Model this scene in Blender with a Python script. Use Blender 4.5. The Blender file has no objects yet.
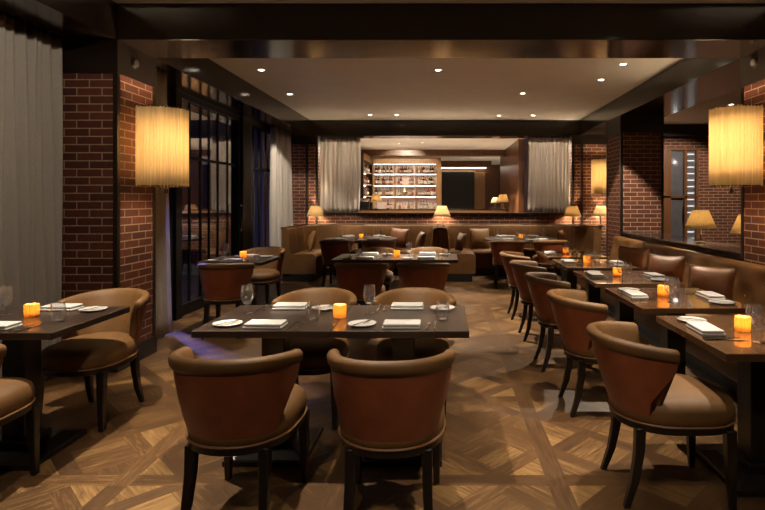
import bpy, bmesh, math, random
from mathutils import Vector, Matrix
random.seed(7)
PI = math.pi
S = bpy.context.scene
COL = S.collection

# ------------------------------------------------------------------ materials
def new_mat(name):
    m = bpy.data.materials.new(name); m.use_nodes = True
    nt = m.node_tree
    for n in list(nt.nodes): nt.nodes.remove(n)
    out = nt.nodes.new('ShaderNodeOutputMaterial')
    return m, nt, out
def nd(nt, t, **kw):
    n = nt.nodes.new(t)
    for k, v in kw.items():
        if k in n.inputs: n.inputs[k].default_value = v
        else: setattr(n, k, v)
    return n
def c4(c): return (c[0], c[1], c[2], 1.0)
def principled(name, col, rough=.5, metal=0.0, spec=.5, var=.15, scale=8.0, stretch=(1, 1, 1), bump=0.0, bscale=None, sheen=0.0, coat=0.0, dark=None):
    m, nt, out = new_mat(name)
    b = nd(nt, 'ShaderNodeBsdfPrincipled')
    b.inputs['Roughness'].default_value = rough
    b.inputs['Metallic'].default_value = metal
    b.inputs['Specular IOR Level'].default_value = spec
    b.inputs['Sheen Weight'].default_value = sheen
    b.inputs['Coat Weight'].default_value = coat
    tc = nd(nt, 'ShaderNodeTexCoord')
    mp = nd(nt, 'ShaderNodeMapping'); mp.inputs['Scale'].default_value = stretch
    nt.links.new(tc.outputs['Object'], mp.inputs['Vector'])
    nz = nd(nt, 'ShaderNodeTexNoise'); nz.inputs['Scale'].default_value = scale; nz.inputs['Detail'].default_value = 5
    nt.links.new(mp.outputs['Vector'], nz.inputs['Vector'])
    rp = nd(nt, 'ShaderNodeValToRGB')
    lo = dark or tuple(max(0, c*(1-var)) for c in col); hi = tuple(c*(1+var) for c in col)
    rp.color_ramp.elements[0].color = c4(lo); rp.color_ramp.elements[0].position = .3
    rp.color_ramp.elements[1].color = c4(hi); rp.color_ramp.elements[1].position = .7
    nt.links.new(nz.outputs['Fac'], rp.inputs['Fac'])
    nt.links.new(rp.outputs['Color'], b.inputs['Base Color'])
    if bump:
        n2 = nd(nt, 'ShaderNodeTexNoise'); n2.inputs['Scale'].default_value = bscale or scale*6; n2.inputs['Detail'].default_value = 3
        nt.links.new(mp.outputs['Vector'], n2.inputs['Vector'])
        bp = nd(nt, 'ShaderNodeBump'); bp.inputs['Strength'].default_value = bump; bp.inputs['Distance'].default_value = .004
        nt.links.new(n2.outputs['Fac'], bp.inputs['Height']); nt.links.new(bp.outputs['Normal'], b.inputs['Normal'])
    nt.links.new(b.outputs[0], out.inputs[0])
    return m
def brick_mat(name, c1, c2, mortar):
    m, nt, out = new_mat(name)
    b = nd(nt, 'ShaderNodeBsdfPrincipled'); b.inputs['Roughness'].default_value = .7
    uv = nd(nt, 'ShaderNodeUVMap')
    br = nd(nt, 'ShaderNodeTexBrick', offset=.5, squash=1.0)
    br.inputs['Scale'].default_value = 1; br.inputs['Brick Width'].default_value = .213; br.inputs['Row Height'].default_value = .0685
    br.inputs['Mortar Size'].default_value = .0055; br.inputs['Mortar Smooth'].default_value = .25; br.inputs['Bias'].default_value = -.1
    br.inputs['Color1'].default_value = c4(c1); br.inputs['Color2'].default_value = c4(c2); br.inputs['Mortar'].default_value = c4(mortar)
    nt.links.new(uv.outputs[0], br.inputs['Vector'])
    nz = nd(nt, 'ShaderNodeTexNoise'); nz.inputs['Scale'].default_value = 28; nz.inputs['Detail'].default_value = 6
    nt.links.new(uv.outputs[0], nz.inputs['Vector'])
    mr = nd(nt, 'ShaderNodeMapRange'); mr.inputs['To Min'].default_value = .55; mr.inputs['To Max'].default_value = 1.4
    nt.links.new(nz.outputs['Fac'], mr.inputs['Value'])
    mx = nd(nt, 'ShaderNodeVectorMath', operation='SCALE')
    nt.links.new(br.outputs['Color'], mx.inputs[0]); nt.links.new(mr.outputs[0], mx.inputs['Scale'])
    nt.links.new(mx.outputs[0], b.inputs['Base Color'])
    bp = nd(nt, 'ShaderNodeBump', invert=True); bp.inputs['Strength'].default_value = .6; bp.inputs['Distance'].default_value = .006
    nt.links.new(br.outputs['Fac'], bp.inputs['Height']); nt.links.new(bp.outputs['Normal'], b.inputs['Normal'])
    nt.links.new(b.outputs[0], out.inputs[0])
    return m
def cloth_mat(name, col, trans=.35, wave=90, rough_var=.12, vert=1.0):
    m, nt, out = new_mat(name)
    d = nd(nt, 'ShaderNodeBsdfDiffuse'); t = nd(nt, 'ShaderNodeBsdfTranslucent'); mix = nd(nt, 'ShaderNodeMixShader')
    mix.inputs[0].default_value = trans
    tc = nd(nt, 'ShaderNodeTexCoord'); nz = nd(nt, 'ShaderNodeTexNoise'); nz.inputs['Scale'].default_value = wave
    mp = nd(nt, 'ShaderNodeMapping'); mp.inputs['Scale'].default_value = (1, 1, vert)
    nt.links.new(tc.outputs['Object'], mp.inputs[0]); nt.links.new(mp.outputs[0], nz.inputs['Vector'])
    rp = nd(nt, 'ShaderNodeValToRGB')
    rp.color_ramp.elements[0].color = c4(tuple(c*(1-rough_var) for c in col)); rp.color_ramp.elements[1].color = c4(tuple(c*(1+rough_var) for c in col))
    nt.links.new(nz.outputs['Fac'], rp.inputs['Fac'])
    nt.links.new(rp.outputs[0], d.inputs[0]); nt.links.new(rp.outputs[0], t.inputs[0])
    nt.links.new(d.outputs[0], mix.inputs[1]); nt.links.new(t.outputs[0], mix.inputs[2]); nt.links.new(mix.outputs[0], out.inputs[0])
    return m
def glass_mat(name, tint=(1, 1, 1), refl=1.0, ior=1.5, rough=0.0, glint_white=0.0):
    m, nt, out = new_mat(name)
    t = nd(nt, 'ShaderNodeBsdfTransparent'); t.inputs[0].default_value = c4(tint)
    g = nd(nt, 'ShaderNodeBsdfGlossy'); g.inputs['Roughness'].default_value = rough; g.inputs[0].default_value = (refl, refl, refl, 1)
    lw = nd(nt, 'ShaderNodeLayerWeight'); lw.inputs[0].default_value = .5
    pw = nd(nt, 'ShaderNodeMath', operation='POWER'); pw.inputs[1].default_value = 2.2
    f = nd(nt, 'ShaderNodeMapRange'); f.inputs['To Min'].default_value = .08; f.inputs['To Max'].default_value = 1.0
    nt.links.new(lw.outputs['Facing'], pw.inputs[0]); nt.links.new(pw.outputs[0], f.inputs[0])
    mix = nd(nt, 'ShaderNodeMixShader')
    nt.links.new(f.outputs[0], mix.inputs[0]); nt.links.new(t.outputs[0], mix.inputs[1]); nt.links.new(g.outputs[0], mix.inputs[2])
    last = mix
    if glint_white:  # white diffuse mixed in to stand for highlights on the glass
        df = nd(nt, 'ShaderNodeBsdfDiffuse'); df.inputs[0].default_value = (.9, .9, .9, 1)
        last = nd(nt, 'ShaderNodeMixShader'); last.inputs[0].default_value = glint_white
        nt.links.new(mix.outputs[0], last.inputs[1]); nt.links.new(df.outputs[0], last.inputs[2])
    nt.links.new(last.outputs[0], out.inputs[0])
    return m
def emit_mat(name, col, s):
    m, nt, out = new_mat(name)
    e = nd(nt, 'ShaderNodeEmission'); e.inputs[0].default_value = c4(col); e.inputs[1].default_value = s
    nt.links.new(e.outputs[0], out.inputs[0])
    return m
def floor_mat():
    m, nt, out = new_mat('parquet_oak')
    b = nd(nt, 'ShaderNodeBsdfPrincipled')
    uv = nd(nt, 'ShaderNodeUVMap'); at = nd(nt, 'ShaderNodeAttribute', attribute_name='tone')
    mp = nd(nt, 'ShaderNodeMapping'); mp.inputs['Scale'].default_value = (3, 38, 1)
    nt.links.new(uv.outputs[0], mp.inputs[0])
    nz = nd(nt, 'ShaderNodeTexNoise'); nz.inputs['Scale'].default_value = 1.6; nz.inputs['Detail'].default_value = 7; nz.inputs['Roughness'].default_value = .65; nz.inputs['Distortion'].default_value = .8
    nt.links.new(mp.outputs[0], nz.inputs['Vector'])
    ad = nd(nt, 'ShaderNodeMath', operation='MULTIPLY_ADD'); ad.inputs[1].default_value = .75; 
    nt.links.new(nz.outputs['Fac'], ad.inputs[0]); nt.links.new(at.outputs['Fac'], ad.inputs[2])
    rp = nd(nt, 'ShaderNodeValToRGB'); cr = rp.color_ramp
    cr.elements[0].position = .25; cr.elements[0].color = (.022, .010, .005, 1)
    cr.elements[1].position = 1.0; cr.elements[1].color = (.40, .235, .085, 1)
    e = cr.elements.new(.6); e.color = (.095, .047, .0175, 1)
    nt.links.new(ad.outputs[0], rp.inputs[0]); nt.links.new(rp.outputs[0], b.inputs['Base Color'])
    mr = nd(nt, 'ShaderNodeMapRange'); mr.inputs['To Min'].default_value = .33; mr.inputs['To Max'].default_value = .52
    nt.links.new(nz.outputs['Fac'], mr.inputs[0]); nt.links.new(mr.outputs[0], b.inputs['Roughness'])
    bp = nd(nt, 'ShaderNodeBump'); bp.inputs['Strength'].default_value = .12; bp.inputs['Distance'].default_value = .003
    nt.links.new(nz.outputs['Fac'], bp.inputs['Height']); nt.links.new(bp.outputs[0], b.inputs['Normal'])
    nt.links.new(b.outputs[0], out.inputs[0])
    return m

M = {}
M['beam'] = principled('dark_stained_wood', (.016, .0105, .0075), .3, var=.08, scale=5, stretch=(.4, .4, 6))
M['soffit'] = principled('dark_lacquered_wood', (.018, .0115, .008), .15, var=.06, scale=4, stretch=(6, .4, 6))
M['ceiling'] = principled('painted_plaster', (.78, .76, .73), .85, var=.03, scale=3)
M['brick'] = brick_mat('red_brick', (.135, .036, .017), (.07, .018, .010), (.38, .27, .185))
M['floor'] = floor_mat()
M['leather'] = principled('rust_leather', (.215, .056, .020), .46, var=.14, scale=14, bump=.12, bscale=260)
M['suede'] = principled('tan_suede', (.132, .062, .017), .6, var=.16, scale=9, bump=.1, bscale=300, sheen=0.0)
M['piping'] = principled('brown_piping', (.20, .095, .036), .5, var=.1)
M['darkwood'] = principled('ebonised_wood', (.011, .0075, .006), .32, var=.3, scale=12, stretch=(6, 6, .5))
M['table'] = principled('dark_oak_veneer', (.030, .019, .014), .3, var=.1, scale=6, stretch=(10, .6, 4), bump=.012, bscale=20, coat=.15)
M['tablewarm'] = principled('warm_oak_veneer', (.085, .042, .018), .26, var=.1, scale=6, stretch=(10, .6, 4), bump=.012, bscale=20, coat=.7)  # warm reflection on the banquette tables put into the veneer colour
M['banq'] = principled('brown_leather', (.150, .070, .022), .42, var=.15, scale=7, bump=.15, bscale=220)
M['booth'] = principled('brown_velvet', (.125, .058, .018), .7, spec=.25, var=.14, scale=6, sheen=0.0)
M['plinth'] = principled('black_plinth', (.008, .006, .005), .5)
M['silk'] = principled('copper_silk', (.18, .070, .027), .5, var=.2, scale=10, bump=.15, bscale=30)
M['pillow'] = principled('tan_velvet', (.22, .11, .038), .55, var=.18, scale=10, sheen=0.0)
M['curtain'] = cloth_mat('grey_sheer', (.66, .62, .58), .35)
M['shade'] = cloth_mat('pleated_silk', (.80, .68, .47), .55, 70, .32, .015)
M['shade_rim'] = principled('bronze_rim', (.10, .055, .02), .4, metal=.6)
M['lampshade'] = cloth_mat('cream_pleat', (.80, .69, .48), .55, 60, .12, .05)
M['bronze'] = principled('aged_bronze', (.16, .10, .05), .35, metal=.9, var=.1)
M['blackmetal'] = principled('black_steel', (.008, .007, .0065), .5, spec=.25)
M['pane'] = glass_mat('window_glass', (.80, .82, .86), 1.0, 1.5)
M['crystal'] = glass_mat('clear_crystal', (.985, .985, .985), 1.0, 1.55, .03, .022)
M['amber'] = cloth_mat('amber_glass', (1.0, .70, .26), .6, 60, .05)
M['wax'] = principled('ivory_wax', (.8, .72, .55), .6)
M['flame'] = emit_mat('candle_flame', (1, .55, .15), 60)
M['china'] = principled('white_china', (.52, .51, .50), .18, var=.02)
M['linen'] = principled('white_linen', (.46, .45, .44), .85, var=.04, bump=.15, bscale=150)
M['steel'] = principled('polished_steel', (.62, .60, .57), .2, metal=1, var=.05)
M['lens'] = emit_mat('downlight_lens', (1, .86, .66), 14)
M['rack'] = emit_mat('rack_led', (1, .9, .8), 1.1)
M['ring'] = principled('white_ring', (.7, .68, .64), .4)
M['panel'] = principled('walnut_panel', (.135, .055, .022), .35, var=.3, scale=5, stretch=(7, 7, .5))
M['lightwood'] = principled('honey_wood', (.42, .23, .09), .45, var=.15, scale=6, stretch=(8, 8, .5))
M['barback'] = principled('pale_panel', (.74, .62, .55), .6, var=.06)
M['led'] = emit_mat('shelf_led', (1, .84, .70), 7)
M['barfloor'] = principled('bar_tiles', (.34, .29, .25), .4, var=.1, scale=3)
M['screen'] = principled('dark_board', (.014, .016, .012), .35)
M['stone'] = principled('dark_stone', (.03, .024, .02), .12, var=.4, scale=12)
M['terrace'] = principled('terrace_paving', (.09, .09, .11), .5, var=.2, scale=2)
M['foliage'] = principled('night_leaves', (.04, .07, .05), .5, var=.4, scale=20)
M['bark'] = principled('bark', (.04, .03, .025), .8, var=.3, scale=20)
M['plaster'] = principled('grey_facade', (.14, .13, .13), .8, var=.15, scale=1.5)
M['brass'] = principled('brass_button', (.75, .55, .30), .25, metal=1, var=.05)
BOT = {
 'dark red': glass_mat('red_glass', (.45, .05, .03), .8), 'amber': glass_mat('amber_bottle', (.75, .33, .08), .8),
 'clear': glass_mat('clear_bottle', (.82, .80, .78), 1.0), 'dark green': glass_mat('green_bottle', (.12, .2, .07), .8)}
M['black'] = principled('black_plastic', (.012, .012, .014), .4)

# ------------------------------------------------------------------ mesh helpers
class MB:
    def __init__(s): s.v = []; s.f = []
    def add(s, vs, fs):
        o = len(s.v); s.v += [tuple(v) for v in vs]; s.f += [tuple(i+o for i in f) for f in fs]; return s
    def box(s, x0, x1, y0, y1, z0, z1):
        v = [(x, y, z) for z in (z0, z1) for y in (y0, y1) for x in (x0, x1)]
        return s.add(v, [(0, 2, 3, 1), (4, 5, 7, 6), (0, 1, 5, 4), (2, 6, 7, 3), (0, 4, 6, 2), (1, 3, 7, 5)])
    def frustum(s, c0, s0, c1, s1):          # rectangular tapered prism between two centres
        v = []
        for (c, h) in ((c0, s0), (c1, s1)):
            v += [(c[0]-h[0], c[1]-h[1], c[2]), (c[0]+h[0], c[1]-h[1], c[2]), (c[0]-h[0], c[1]+h[1], c[2]), (c[0]+h[0], c[1]+h[1], c[2])]
        return s.add(v, [(0, 2, 3, 1), (4, 5, 7, 6), (0, 1, 5, 4), (2, 6, 7, 3), (0, 4, 6, 2), (1, 3, 7, 5)])
    def grid(s, P, cu=False, cv=False, capu=False):   # P[i][j]
        n, m = len(P), len(P[0]); o = len(s.v)
        for r in P: s.v += [tuple(p) for p in r]
        for i in range(n if cu else n-1):
            for j in range(m if cv else m-1):
                a, b = (i+1) % n, (j+1) % m
                s.f.append((o+i*m+j, o+a*m+j, o+a*m+b, o+i*m+b))
        if capu:
            s.f.append(tuple(o+j for j in range(m))); s.f.append(tuple(o+(n-1)*m+j for j in reversed(range(m))))
        return s
    def lathe(s, prof, n=20, c=(0, 0, 0)):            # prof (r,z)
        P = [[(c[0]+r*math.cos(2*PI*k/n), c[1]+r*math.sin(2*PI*k/n), c[2]+z) for k in range(n)] for r, z in prof]
        return s.grid(P, cv=True, capu=True)
    def tube(s, pts, r, n=8, closed=False):
        pts = [Vector(p) for p in pts]; P = []
        N = len(pts)
        for i, p in enumerate(pts):
            if closed: d = pts[(i+1) % N]-pts[i-1]
            else: d = pts[min(i+1, N-1)]-pts[max(i-1, 0)]
            d.normalize(); a = d.cross(Vector((0, 0, 1)))
            if a.length < 1e-3: a = d.cross(Vector((0, 1, 0)))
            a.normalize(); b = d.cross(a)
            rr = r[i] if isinstance(r, (list, tuple)) else r
            P.append([p+a*rr*math.cos(2*PI*k/n)+b*rr*math.sin(2*PI*k/n) for k in range(n)])
        return s.grid(P, cu=closed, cv=True, capu=not closed)
    def build(s, name, m, parent=None, bevel=0, smooth=40, uv=True, solid=0, seg=2, sub=0):
        me = bpy.data.meshes.new(name); me.from_pydata(s.v, [], s.f)
        bm = bmesh.new(); bm.from_mesh(me); bmesh.ops.recalc_face_normals(bm, faces=bm.faces)
        if uv:
            L = bm.loops.layers.uv.new('UVMap')
            for f in bm.faces:
                n = f.normal
                for l in f.loops:
                    c = l.vert.co
                    if abs(n.z) > .7: l[L].uv = (c.x, c.y)
                    elif abs(n.y) >= abs(n.x): l[L].uv = (c.x, c.z)
                    else: l[L].uv = (c.y+.1065, c.z)
        bm.to_mesh(me); bm.free()
        me.materials.append(m)
        if smooth:
            me.shade_smooth()
            try: me.set_sharp_from_angle(angle=math.radians(smooth))
            except Exception: pass
        o = bpy.data.objects.new(name, me); COL.objects.link(o)
        if parent: o.parent = parent
        if solid:
            md = o.modifiers.new('solid', 'SOLIDIFY'); md.thickness = solid; md.offset = 0
        if bevel:
            md = o.modifiers.new('bevel', 'BEVEL'); md.width = bevel; md.segments = seg; md.limit_method = 'ANGLE'; md.angle_limit = math.radians(35); md.harden_normals = False
        if sub:
            md = o.modifiers.new('sub', 'SUBSURF'); md.levels = sub; md.render_levels = sub
        return o
def boxo(name, m, x0, x1, y0, y1, z0, z1, parent=None, bevel=0): return MB().box(x0, x1, y0, y1, z0, z1).build(name, m, parent, bevel, smooth=0)
def tag(o, label=None, cat=None, group=None, kind=None):
    if label: o['label'] = label
    if cat: o['category'] = cat
    if group: o['group'] = group
    if kind: o['kind'] = kind
    return o
def thing(name, label, cat, loc=(0, 0, 0), rz=0, group=None):
    o = bpy.data.objects.new(name, None); COL.objects.link(o); o.empty_display_size = .1
    o.location = loc; o.rotation_euler = (0, 0, rz)
    return tag(o, label, cat, group)
def struct(o): o['kind'] = 'structure'; return o
CH = {}
def kids(o): return [c for c in o.children]
def dup(o, parent=None):
    c = o.copy(); COL.objects.link(c)
    if parent: c.parent = parent
    for k in kids(o): dup(k, c)
    return c
used = set()
def put(proto, loc, rz, label, group=None, scale=None):
    o = proto if proto.name not in used else dup(proto)
    if o is proto: used.add(proto.name)
    o.location = loc; o.rotation_euler = (0, 0, rz)
    o['label'] = label
    if group: o['group'] = group
    elif 'group' in o: del o['group']
    return o
def light(kind, name, loc, power, col=(1, .72, .42), parent=None, radius=.03, cone=60, blend=.5, aim=None):
    l = bpy.data.lights.new(name, kind); l.energy = power; l.color = col
    if kind == 'SPOT': l.spot_size = math.radians(cone); l.spot_blend = blend
    l.shadow_soft_size = radius
    o = bpy.data.objects.new(name, l); COL.objects.link(o); o.location = loc
    if aim is not None: o.rotation_euler = (Vector(aim)-Vector(loc)).to_track_quat('-Z', 'Y').to_euler()
    if parent: o.parent = parent
    return o

# ------------------------------------------------------------------ setting
XL, XR, HC, HS = -2.75, 2.83, 3.11, 2.80
def clip(poly, x0, x1, y0, y1):
    for (ax, lim, sgn) in ((0, x0, 1), (0, x1, -1), (1, y0, 1), (1, y1, -1)):
        out = []
        for i in range(len(poly)):
            a, b = poly[i-1], poly[i]
            da, db = sgn*(a[ax]-lim), sgn*(b[ax]-lim)
            if (da >= 0) != (db >= 0):
                t = da/(da-db); out.append((a[0]+(b[0]-a[0])*t, a[1]+(b[1]-a[1])*t))
            if db >= 0: out.append(b)
        poly = out
        if len(poly) < 3: return None
    return poly
def make_floor():
    polys = []       # (poly, angle, tone)
    P, B = 1.12, .105
    I = P-B; p = I/math.sqrt(2)/2; w = .095
    x_off, y_off = .535, .45
    R = random.Random(3)
    q = math.sqrt(.5)
    def rot(u, v, cx, cy): return (cx+(u-v)*q, cy+(u+v)*q)
    for i in range(-4, 7):
        for j in range(-2, 11):
            X0, Y0 = x_off+i*P, y_off+j*P
            polys.append(([(X0, Y0), (X0+B, Y0), (X0+B, Y0+P), (X0, Y0+P)], PI/2, .15+R.uniform(-.06, .08)))
            polys.append(([(X0+B, Y0), (X0+P, Y0), (X0+P, Y0+B), (X0+B, Y0+B)], 0, .17+R.uniform(-.06, .08)))
            cx, cy = X0+B+I/2, Y0+B+I/2
            bx = (X0+B, X0+P, Y0+B, Y0+P)
            for a in range(-3, 4):
                for b in range(-3, 4):
                    u, v = a*p, b*p; h = (p-w)/2
                    par = (a+b) % 2
                    t0 = R.choice((.20, .25, .31))
                    for k in (0, 1):
                        if par: r = [(u-h, v-h+k*h), (u+h, v-h+k*h), (u+h, v+k*h), (u-h, v+k*h)]; ang = PI/4
                        else: r = [(u-h+k*h, v-h), (u+k*h, v-h), (u+k*h, v+h), (u-h+k*h, v+h)]; ang = 3*PI/4
                        polys.append((('c', [rot(*z, cx, cy) for z in r], bx), ang, t0+R.uniform(-.05, .06)))
                    e = p/2
                    if par: r = [(u+h, v-h), (u+h+w, v-h), (u+h+w, v+h), (u+h, v+h)]; r2 = [(u-h, v+h), (u+h+w, v+h), (u+h+w, v+h+w), (u-h, v+h+w)]
                    else: r = [(u+h, v-h), (u+h+w, v-h), (u+h+w, v+h+w), (u+h, v+h+w)]; r2 = [(u-h, v+h), (u+h, v+h), (u+h, v+h+w), (u-h, v+h+w)]
                    polys.append((('c', [rot(*z, cx, cy) for z in r], bx), 3*PI/4, .13+R.uniform(-.06, .12)))
                    polys.append((('c', [rot(*z, cx, cy) for z in r2], bx), PI/4, .13+R.uniform(-.06, .12)))
    V, F, T, UV = [], [], [], []
    for pl, ang, tone in polys:
        if pl[0] == 'c': pl = clip(pl[1], *pl[2])
        if pl: pl = clip(pl, -3.4, 7.5, -2.0, 11.9)
        if not pl: continue
        area = abs(sum(pl[k-1][0]*pl[k][1]-pl[k][0]*pl[k-1][1] for k in range(len(pl))))/2
        if area < 2e-4: continue
        o = len(V); V += [(x, y, 0) for x, y in pl]; F.append(tuple(range(o, o+len(pl)))); T.append(tone)
        ca, sa = math.cos(ang), math.sin(ang); ox, oy = R.uniform(0, 50), R.uniform(0, 50)
        UV += [(x*ca+y*sa+ox, -x*sa+y*ca+oy) for x, y in pl]
    me = bpy.data.meshes.new('floor'); me.from_pydata(V, [], F)
    ul = me.uv_layers.new(name='UVMap'); ul.data.foreach_set('uv', [c for t in UV for c in t])
    at = me.attributes.new('tone', 'FLOAT', 'FACE'); at.data.foreach_set('value', T)
    me.materials.append(M['floor'])
    if me.polygons[0].normal.z < 0: me.flip_normals()
    o = bpy.data.objects.new('floor', me); COL.objects.link(o); struct(o)
make_floor()
struct(boxo('floor_base', M['plinth'], -3.4, 7.5, -2.0, 11.9, -.12, -.002))

# ceiling plates (underside at HC)
struct(boxo('ceiling', M['ceiling'], -3.4, 7.5, -2.0, 11.9, HC, HC+.1))
n_trim = [0]
def trim(mat, *b, bevel=.004):
    n_trim[0] += 1
    return struct(boxo('trim_%d' % n_trim[0], mat, *b, bevel=bevel))
trim(M['soffit'], XL+.001, XR-.001, 4.47, 5.05, HS, HC)                   # near cross beam
trim(M['soffit'], -3.42, XL, -2.0, 11.0, HS, HC)                    # side beams
trim(M['soffit'], XR, 3.6, -2.0, 11.0, HS, HC)
trim(M['soffit'], -3.42, 3.6, 11.001, 11.45, 2.78, HC)                # far cross beam
trim(M['beam'], 3.6, 7.5, 11.6, 11.9, 2.86, HC)

def column(x0, x1, y0, y1, top=2.52, label=''):
    c = struct(MB().box(x0, x1, y0, y1, 0, top).build('brick_column', M['brick'], smooth=0))
    MB().box(x0-.012, x1+.012, y0-.012, y1+.012, top, HS).build('column_head', M['beam'], c, smooth=0)
    for (x, y) in ((x0, y0), (x1, y0), (x0, y1), (x1, y1)):
        MB().box(x-.03 if x == x1 else x-.008, x+.008 if x == x1 else x+.03, y-.008 if y == y0 else y-.03, y+.03 if y == y0 else y+.008, 0, top).build('corner_trim', M['beam'], c, smooth=0)
    MB().box(x0-.015, x1+.015, y0-.015, y1+.015, 0, .16).build('plinth', M['beam'], c, smooth=0)
    return c
column(-3.3, XL, 4.47, 5.05)
column(XR+.02, 3.55, 4.47, 5.05)
column(XR, 3.50, 8.43, 9.15)
# pilasters on the back wall
def pilaster(x0, x1, y0, y1, tx):
    c = struct(MB().box(x0, x1, y0, y1, 0, 2.60).build('brick_column', M['brick'], smooth=0))
    MB().box(x0, x1, y0-.015, y1, 2.60, HS).build('column_head', M['beam'], c, smooth=0)
    for t in tx: MB().box(t-.02, t+.02, y0-.02, y0, 0, 2.60).build('corner_trim', M['beam'], c, smooth=0)
pilaster(-3.42, -2.60, 11.0, 11.45, (-2.82, -2.615))
pilaster(2.68, 3.6, 11.0, 11.45, (2.70, 2.88))
# half wall below the bar opening
hw = struct(MB().box(-2.6, 2.68, 11.02, 11.2, 0, 1.155).build('wall_back', M['brick'], smooth=0))
MB().box(-2.6, 2.68, 10.99, 11.24, 1.155, 1.185).build('wall_cap', M['beam'], hw, smooth=0)
led = struct(boxo('trim_ledge', M['beam'], -2.9, 3.3, 10.76, 11.0, .90, .93))
# outer walls that close the room
struct(boxo('wall_front', M['panel'], -3.5, 7.6, -2.1, -2.0, 0, HC))
struct(boxo('wall_right', M['panel'], 3.6, 3.7, -2.0, 4.47, 0, HS))
struct(boxo('wall_side_room', M['brick'], 7.5, 7.6, -2.0, 11.9, 0, HC))
struct(boxo('wall_left', M['panel'], -3.5, -3.42, -2.0, 4.6, 0, HC))
# next room far wall, brick
struct(boxo('wall_far', M['brick'], 3.6, 7.5, 11.9, 12.0, 0, HC))
struct(boxo('wall_partition', M['brick'], 3.6, 3.7, 11.0, 11.9, 0, HC))
# low wall and ledge between right-hand columns
lw = struct(boxo('wall_low', M['panel'], 2.87, 3.30, 5.06, 8.42, 0, .90))
boxo('wall_cap', M['stone'], 2.84, 3.34, 5.06, 8.42, .90, .94, lw, bevel=.006)
# wine display door in the next room
d1 = struct(thing('door_1', None, None, (0, 0, 0)))
x0, x1, z1 = 4.80, 5.70, 2.56
fr = MB(); fr.box(x0, x0+.28, 11.80, 11.9, 0, z1); fr.box(x1-.05, x1, 11.80, 11.9, 0, z1); fr.box(x0, x1, 11.80, 11.9, z1, z1+.05); fr.box(x0, x1, 11.80, 11.9, 0, .1)
fr.box(5.38, 5.44, 11.80, 11.9, .1, z1); fr.box(x0, x1, 11.80, 11.9, 1.5, 1.54)
fr.build('door_frame', M['panel'], d1, smooth=0)
boxo('door_pane', M['pane'], x0+.28, 5.38, 11.84, 11.85, .1, z1, d1)
boxo('door_pane', M['pane'], 5.44, x1-.05, 11.84, 11.85, .1, z1, d1)
boxo('door_back', principled('cellar_back', (.30, .26, .24), .5), x0+.28, x1-.05, 11.885, 11.899, .1, z1, d1)
MB().tube([(5.36, 11.77, 1.0), (5.36, 11.77, 1.35)], .012).build('door_handle', M['steel'], d1)
for k in range(16):
    zz = .3+k*.145
    MB().tube([(5.47, 11.868, zz), (5.62, 11.868, zz)], .012, 6).build('rack_light', M['rack'], d1)
light('POINT', 'cellar_light', (5.2, 11.868, 2.3), .8, (1, .9, .8), radius=.05)

# ------------------------------------------------------------------ windows on the left
XW = -3.3
def window(n, y0, y1, mull, transom=2.0):
    w = struct(thing('window_%d' % n, None, None))
    f = MB(); t = .035
    f.box(XW-.06, XW+.06, y0, y0+.07, 0, HS); f.box(XW-.06, XW+.06, y1-.07, y1, 0, HS)
    f.box(XW-.06, XW+.06, y0, y1, 0, .14); f.box(XW-.06, XW+.06, y0, y1, 2.72, HS); f.box(XW-.015, XW+.015, y0, y1, transom-.018, transom+.018)
    for m in mull: f.box(XW-.015, XW+.015, m-.015, m+.015, .1, 2.75)
    f.build('window_frame', M['blackmetal'], w, smooth=0)
    es = [y0+.05]+list(mull)+[y1-.05]
    for a, b in zip(es, es[1:]): boxo('window_pane', M['pane'], XW-.004, XW+.004, a+.015, b-.015, .1, 2.75, w)
    return w
window(1, 5.05, 6.36, (5.5, 5.95))
window(2, 6.50, 8.48, (6.89, 7.2, 7.46, 7.75, 8.1))
window(3, 8.88, 11.0, (9.2, 9.5, 9.85, 10.3))
struct(boxo('trim_post', M['blackmetal'], XW-.09, XW+.1, 6.36, 6.50, 0, HS))
struct(boxo('trim_pier', M['blackmetal'], XW-.09, XW+.1, 8.48, 8.88, 0, HS))
dh = MB().tube([(XW+.09, 8.40, .95), (XW+.11, 8.40, .97), (XW+.11, 8.40, 1.35), (XW+.09, 8.40, 1.37)], .01)
dh.build('window_handle', M['steel'], bpy.data.objects['window_2'])

# ------------------------------------------------------------------ outside terrace
struct(boxo('ground_terrace', M['terrace'], -16, -3.4, -2, 20, -.12, -.02))
struct(boxo('wall_terrace', M['brick'], -7.5, -3.55, 12.2, 12.4, -.02, .95))  # stands in for the half wall's reflection in the window glass
struct(boxo('wall_facade', M['plaster'], -12.2, -12, 2, 20, -.02, 6))
struct(boxo('wall_garden', M['plaster'], -12, -3.55, 14.5, 14.7, -.02, 4.2))
def tree(x, y, h, label):
    t = thing('terrace_tree', label, 'tree', (x, y, -.02))
    MB().tube([(0, 0, 0), (.03, .02, h*.3), (-.02, 0, h*.62)], [.06, .045, .03], 8).build('trunk', M['bark'], t)
    m = MB(); R = random.Random(int(x*100))
    for k in range(420):
        a, b, r = R.uniform(0, 2*PI), R.uniform(-1, 1), .75*R.random()**.4
        c = Vector((math.cos(a)*math.sqrt(1-b*b)*r, math.sin(a)*math.sqrt(1-b*b)*r, h*.78+b*r*1.0))
        d = Vector((R.uniform(-1, 1), R.uniform(-1, 1), R.uniform(-1, 1))).normalized(); e = d.cross(Vector((.3, .5, .8))).normalized()
        s = .07
        m.add([c-d*s, c+e*s*.45, c+d*s, c-e*s*.45], [(0, 1, 2, 3)])
    m.build('foliage', M['foliage'], t, smooth=0, uv=False)
    MB().frustum((0, 0, 0), (.2, .2), (0, 0, .5), (.26, .26)).build('planter', M['blackmetal'], t)
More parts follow.
